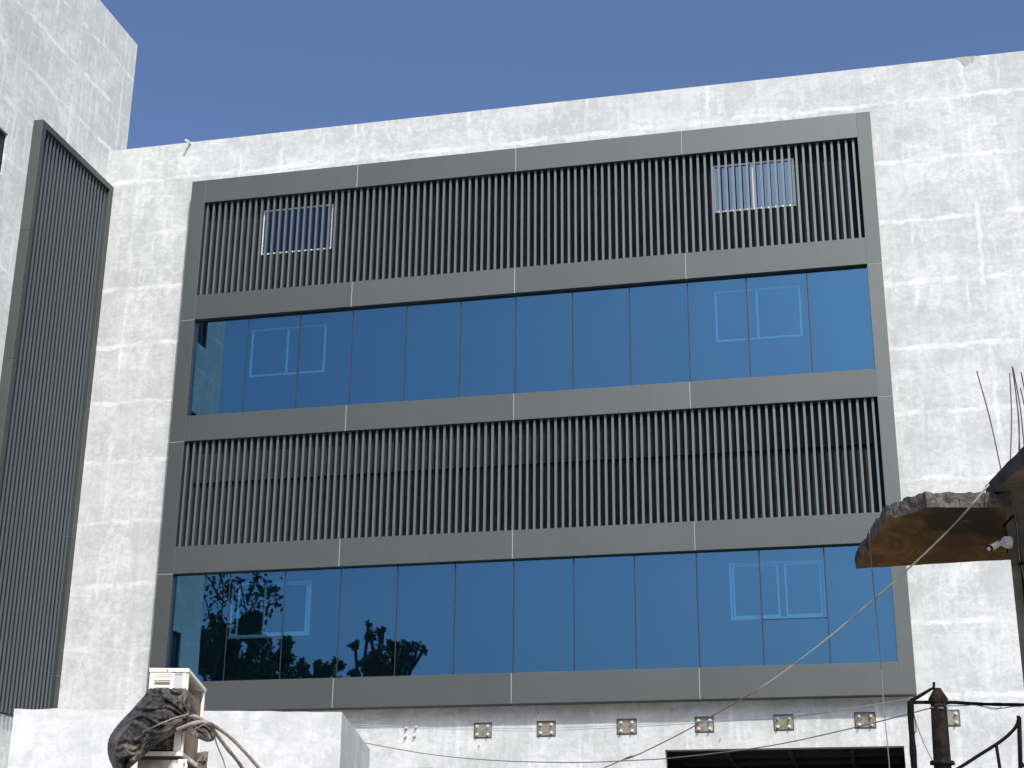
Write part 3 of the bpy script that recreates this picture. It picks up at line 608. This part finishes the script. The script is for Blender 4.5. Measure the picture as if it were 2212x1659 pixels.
# louvred valve recess and handle on the end panel
m = MB(); zt = H1-0.033
for k, (dz, hh) in enumerate(((0.0, 0.008), (0.014, 0.009), (0.03, 0.008))): qbox(m, 0.028, 0.158, -0.007, 0.0, zt-dz-hh, zt-dz)
qbox(m, 0.022, 0.033, -0.009, 0.0, zt-0.13, zt-0.042); qbox(m, 0.146, 0.158, -0.009, 0.0, zt-0.13, zt-0.042)
qbox(m, 0.033, 0.146, -0.008, 0.0, zt-0.05, zt-0.042)
qbox(m, 0.036, 0.142, -0.012, 0.0, zt-0.1, zt-0.084)
qbox(m, 0.033, 0.146, -0.008, 0.0, zt-0.125, zt-0.108)
m.build('valve_cover', M_ac, AC, bevel=0.0015)
m = MB(); qbox(m, 0.036, 0.142, -0.002, 0.0, zt-0.084, zt-0.06); m.build('handle_recess_shade', M_ink_shade, AC)  # flat dark patch on the panel, paints the shade of the recess
m = MB(); qbox(m, 0.166, 0.228, -0.0015, 0.0, zt-0.16, zt); st_ = m.build('sticker', M_acsh, AC)
m = MB()
for k in range(9):
    u = 0.174+k*0.0056; qbox(m, u, u+0.0038, -0.0025, -0.0016, zt-0.014, zt-0.006)
m.build('lettering', M_ink_shade, AC)
m = MB(); qbox(m, 0.116, 0.122, -0.0095, -0.008, H1-0.024, H1-0.006); m.build('lid_clip', M_rustd, AC)
# ragged foam at the far side
m = MB()
for k in range(26):
    v = 0.75+0.12*random.random(); z = H0-0.16+0.22*random.random(); u = W_+0.01+0.035*random.random(); s = 0.012+0.018*random.random()
    c = Q(u, v, z)
    m.hexa([c+Vector((random.uniform(-1, 1), random.uniform(-1, 1), random.uniform(-1, 1)))*s*0.5+Vector((x*s, y*s, zz*s)) for zz in (-1.4, 1.4) for x, y in ((-1, -1), (1, -1), (1, 1), (-1, 1))])
m.build('crumbling_foam', M_foam, AC)
# cabinet under it, on a pier
CB = thing('metal_cabinet', 'stained grey metal cabinet under the air conditioner', 'cabinet', Q(0.13, 0.4, GZ))
m = MB(); qbox(m, -0.03, W_-0.02, 0.0, DP, H0-0.9, H0-0.055); m.build('cabinet_body', M_galv, CB, bevel=0.004)
m = MB(); qbox(m, -0.02, W_-0.01, 0.01, DP, H0-0.053, H0-0.032); m.build('timber_packing', M_rustd, CB)
m = MB(); qbox(m, W_-0.055, W_+0.045, -0.006, -0.002, H0-0.3, H0-0.08); qbox(m, W_-0.02, W_+0.04, -0.0065, -0.0015, H0-0.079, H0-0.05); m.build('bracket_plate', M_ac, CB, bevel=0.001)
m = MB(); qbox(m, W_+0.018, W_+0.027, -0.0085, -0.0072, H0-0.1, H0-0.073); m.build('bracket_slot_shade', M_ink_shade, CB)  # dark mark before the plate, paints the shade inside the slot
m = MB(); qbox(m, -0.1, W_+0.1, 0.0, DP, GZ, H0-0.9); m.build('pier', M_cement, CB)

# tarpaulin: rows of left and right edge in R8 coordinates
rows_ = [(536, 682, 1075), (560, 665, 1105), (620, 622, 1128), (700, 548, 1134), (770, 490, 1132), (830, 430, 1128), (890, 372, 1085), (950, 322, 1030), (1000, 285, 985), (1050, 252, 930), (1100, 232, 850), (1150, 220, 740), (1200, 218, 670), (1260, 222, 610), (1320, 238, 545), (1380, 262, 480), (1440, 290, 410), (1520, 320, 370)]
def tarp_mesh(rows, nu, nv, fn_d, name, lab, seed=0):
    g = []; m = MB()
    for j in range(nv+1):
        t = j/nv*(len(rows)-1); i = min(int(t), len(rows)-2); f = t-i
        y = rows[i][0]*(1-f)+rows[i+1][0]*f; xl = rows[i][1]*(1-f)+rows[i+1][1]*f; xr = rows[i][2]*(1-f)+rows[i+1][2]*f
        jag = 7*noise.noise(Vector((j*0.6, seed, 0)))
        for k in range(nu+1):
            u = k/nu; x = xl+(xr-xl)*u; yy = y
            if j == 0: yy += 9*noise.noise(Vector((u*11, seed, 2)))
            if u in (0, 1): x += jag
            g.append(at(*R8(x, yy), fn_d(u, j/nv, x, yy)))
    n = nu+1
    m.v = [tuple(p) for p in g]
    for j in range(nv):
        for k in range(nu): m.f.append((j*n+k, j*n+k+1, (j+1)*n+k+1, (j+1)*n+k))
    o = m.build(name, M_tarp, None, True); s = o.modifiers.new('thickness', 'SOLIDIFY'); s.thickness = 0.004; s.offset = 0
    return tag(o, *lab) if lab else o
def fold(x, y, seed=0.0):
    # folds run from the upper right, where the pipes pinch the sheet, down to the lower left
    r = Vector((x-1150, y-860)); a = math.atan2(r.y, r.x); L = r.length
    w = noise.noise(Vector((x*0.005, y*0.005, seed)))
    q = 1-abs(math.sin(a*8+w*3.2+L*0.0015)); q2 = 1-abs(math.sin(a*19+w*6+1.3)); q3 = 1-abs(math.sin(x*0.011+y*0.024+w*5))
    return 1.5*q**1.6+0.7*q2**1.4*min(1, L/300)+0.55*q3**2*(0.5+noise.noise(Vector((x*0.008, y*0.008, seed+4))))+0.45*noise.noise(Vector((x*0.012, y*0.016, seed+1)))+0.12*noise.noise(Vector((x*0.04, y*0.04, seed+2)))-0.8
def d1(u, v, x, y):
    bulge = sin(pi*min(1, max(0, u)))**0.7
    dd = 10.46-0.02-(0.17*min(1, v*3)+0.05)*bulge-0.10*min(1, max(0, (v-0.1)*2))
    if u < 0.2: dd += 0.25*(0.2-u)/0.2*min(1, v*3)
    return dd-0.036*fold(x, y)*min(1, 0.3+v*5)
tarp_mesh(rows_, 70, 90, d1, 'tarpaulin', ('large dusty black tarpaulin sheet bundled over the air conditioner', 'tarpaulin'), 1)
rows2 = [(640, 1100, 1150), (700, 1120, 1170), (760, 1125, 1185), (810, 1128, 1200), (840, 1130, 1215)]
rows3 = [(835, 1095, 1185), (870, 1040, 1250), (905, 985, 1300), (940, 960, 1330), (980, 980, 1335), (1010, 1080, 1372), (1040, 1125, 1395), (1075, 1190, 1400), (1105, 1260, 1396), (1125, 1315, 1345)]
rows4 = [(840, 1080, 1125), (880, 960, 1090), (920, 880, 1045), (960, 800, 1010), (1010, 700, 975), (1060, 610, 900), (1110, 580, 810), (1160, 560, 740), (1200, 520, 690), (1260, 450, 640), (1320, 380, 570), (1380, 350, 500), (1450, 340, 430)]
a2 = tarp_mesh(rows2, 10, 24, lambda u, v, x, y: 10.44+0.12*u-0.01*fold(x, y, 3), 'tarpaulin_strip', None, 2)
a3 = tarp_mesh(rows3, 26, 30, lambda u, v, x, y: 10.44+0.1*u-0.02*fold(x, y, 6), 'tarpaulin_flap', None, 3)
a4 = tarp_mesh(rows4, 24, 60, lambda u, v, x, y: 10.2-0.05*sin(pi*u)-0.022*fold(x, y, 9), 'tarpaulin_fold', None, 4)
TP = bpy.data.objects['tarpaulin']
for o in (a2, a3, a4): o.parent = TP
# insulated pipes
def pipe(pts, r, m, lab, cat, grp=None, amp=0.18, sd=0, name='insulated_pipe'):
    return tag(tube_n([at(*R8(x, y), d) for x, y, d in pts], r, 10, amp, sd).build(name, m, None, True), lab, cat, grp)
G = 'insulated refrigerant pipes leaving the air conditioner'
pipe([(1105, 870, 10.2), (1150, 848, 10.14), (1200, 850, 10.12), (1300, 905, 10.14), (1360, 935, 10.2), (1450, 985, 10.3), (1600, 1100, 10.4), (1760, 1265, 10.5), (1900, 1425, 10.6), (2050, 1600, 10.7)], 0.0125, M_sleeve, 'upper of two dusty insulated pipes curving down to the right', 'pipe', G, 0.2, 1)
pipe([(985, 992, 10.12), (1060, 962, 10.1), (1140, 930, 10.08), (1240, 908, 10.1), (1320, 925, 10.14), (1370, 975, 10.2), (1440, 1065, 10.3), (1540, 1200, 10.4), (1640, 1320, 10.5), (1720, 1440, 10.6), (1830, 1620, 10.7)], 0.0125, M_sleeve, 'lower of two dusty insulated pipes curving down to the right', 'pipe', G, 0.2, 5)
pipe([(1050, 1012, 10.12), (1130, 1004, 10.1), (1200, 975, 10.08), (1280, 935, 10.08), (1345, 912, 10.1), (1380, 935, 10.16), (1400, 1040, 10.25), (1420, 1140, 10.3), (1460, 1240, 10.35), (1500, 1340, 10.4), (1530, 1460, 10.4), (1540, 1560, 10.4)], 0.0042, M_gcable, 'thin grey cable looping over the insulated pipes and hanging down', 'cable', None, 0.05, 3, 'cable')
pipe([(620, 1015, 10.13), (720, 965, 10.1), (850, 905, 10.08), (1000, 850, 10.08), (1110, 822, 10.1)], 0.005, M_sleeve, 'thin cord tied across the tarpaulin', 'cord', None, 0.1, 8, 'cord')

# ------------------------------------------------------------ trees that the glass reflects (they stand across the street)
def tree(base, clumps, limbs, label, leaves, leafsize, seed, sparse=()):
    rnd = random.Random(seed); T = thing('tree', label, 'tree', base, 'trees reflected in the glass')
    tr = MB(); b = Vector(base); top = clumps[0][0]
    tr.tube(smoothline([b, b.lerp(top, 0.4)+Vector((0.2, 0, 0)), b.lerp(top, 0.75)], 5), 0.2, 10, rr=None)
    hub = b.lerp(top, 0.72)
    for c, r in clumps: tr.tube(smoothline([hub-Vector((0, 0, 1.5)), hub.lerp(c, 0.5)+Vector((rnd.uniform(-.3, .3), rnd.uniform(-.3, .3), 0)), c], 4), 0.07, 6)
    for l in limbs: tr.tube(smoothline(l, 5), 0.03, 5)
    tr.build('trunk', M_bark, T, True)
    cw = MB()
    def leaf(p, s):
        d = Vector((rnd.gauss(0, 1), rnd.gauss(0, 1), rnd.gauss(-0.4, 1))).normalized(); e = d.cross(Vector((rnd.gauss(0, 1), rnd.gauss(0, 1), rnd.gauss(0, 1)))).normalized()
        n = len(cw.v); cw.v += [tuple(p), tuple(p+d*s*0.5+e*s*0.3), tuple(p+d*s), tuple(p+d*s*0.5-e*s*0.3)]; cw.f.append((n, n+1, n+2, n+3))
    tot = sum(r*r for c, r in clumps)
    for c, r in clumps:
        sub = [(c+Vector((rnd.gauss(0, 1), rnd.gauss(0, 1), rnd.gauss(0, 1))).normalized()*r*rnd.random()**0.5*0.9, r*rnd.uniform(0.22, 0.42)) for _ in range(12)]
        for _ in range(int(leaves*r*r/tot)):
            sc_, sr = sub[rnd.randrange(12)] if rnd.random() < 0.8 else (c, r*0.7)
            v = Vector((rnd.gauss(0, 1), rnd.gauss(0, 1), rnd.gauss(0, 1))).normalized(); leaf(sc_+v*sr*rnd.random()**0.4, leafsize*rnd.uniform(0.6, 1.2))
    for l in limbs:
        pts = smoothline(l, 5)
        for p in pts[2:]:
            for _ in range(rnd.randrange(2, 6)): leaf(p+Vector((rnd.gauss(0, .18), rnd.gauss(0, .18), rnd.gauss(0, .18))), leafsize*rnd.uniform(0.7, 1.3))
    cw.build('crown', M_leaf, T)
    return T
YT = -24.0
G4 = Z(400, 1400, 3.16)
mm = lambda x, y, Y=YT: mirror(*G4(x, y), Y)
def cl(l, Y=YT):
    out = []
    for i, (x, y, r) in enumerate(l):
        c = mirror(*G4(x, y), Y); c.y += (0.6 if i % 2 else -0.6); out.append((c, r*0.0000985*(24.24-Y+CAMD-24)))
    return out
big = cl([(480, 720, 170), (700, 560, 110), (400, 480, 80), (560, 620, 110), (720, 760, 150), (820, 640, 110), (900, 780, 100), (850, 880, 110), (500, 900, 160), (1050, 660, 55), (980, 720, 60), (800, 450, 60), (720, 460, 60), (340, 620, 90), (640, 880, 150), (350, 800, 140), (250, 600, 110), (200, 800, 150), (1000, 900, 60), (800, 1050, 220), (500, 1100, 240), (1050, 690, 38)])
limbs = [[mm(700, 560), mm(690, 400), mm(660, 260), mm(640, 130)], [mm(700, 420), mm(780, 300), mm(830, 220), mm(945, 235)], [mm(690, 330), mm(740, 220), mm(760, 130), mm(790, 90)],
         [mm(480, 560), mm(500, 400), mm(510, 250), mm(495, 110)], [mm(505, 330), mm(440, 230), mm(400, 150)], [mm(505, 300), mm(570, 250), mm(590, 180)], [mm(830, 420), mm(880, 340), mm(945, 330)],
         [mm(400, 470), mm(370, 330), mm(330, 230), mm(320, 150)], [mm(700, 380), mm(610, 300), mm(560, 200)], [mm(830, 230), mm(880, 270), mm(930, 265)], [mm(760, 150), mm(800, 190), mm(790, 170)]]
base = mm(600, 700); tree((base.x, YT, GZ), big, limbs, 'large broad leaved tree reflected at the left end of the lower glass', 20000, 0.23, 3)
sec = cl([(1715, 760, 75), (1715, 620, 42), (1710, 550, 28), (1590, 700, 36), (1600, 810, 45), (1870, 700, 48), (1870, 640, 28), (1980, 700, 50), (2020, 690, 30), (1960, 790, 40), (1850, 820, 90), (1740, 880, 100), (1980, 650, 25), (1700, 530, 16), (1740, 525, 16), (1860, 940, 110), (1700, 980, 120)], -30)
base = mirror(*G4(1780, 800), -30); tree((base.x, -30, GZ), sec, [], 'narrow tree with upright tufts reflected in the fourth lower glass panel', 9000, 0.17, 5)
third = cl([(1090, 850, 50), (1150, 870, 40), (1080, 810, 25), (1060, 930, 60), (1250, 850, 50), (1290, 830, 35), (1230, 920, 60), (1380, 870, 55), (1410, 820, 30), (1340, 930, 60), (1520, 890, 40), (1150, 960, 90), (1450, 980, 90), (1300, 1000, 90), (1210, 850, 32), (1170, 800, 14), (1130, 820, 18), (1430, 800, 14), (1395, 830, 22)], -34)
base = mirror(*G4(1230, 900), -34); tree((base.x, -34, GZ), third, [], 'row of low tufted treetops reflected along the bottom of the lower glass', 8000, 0.18, 6)
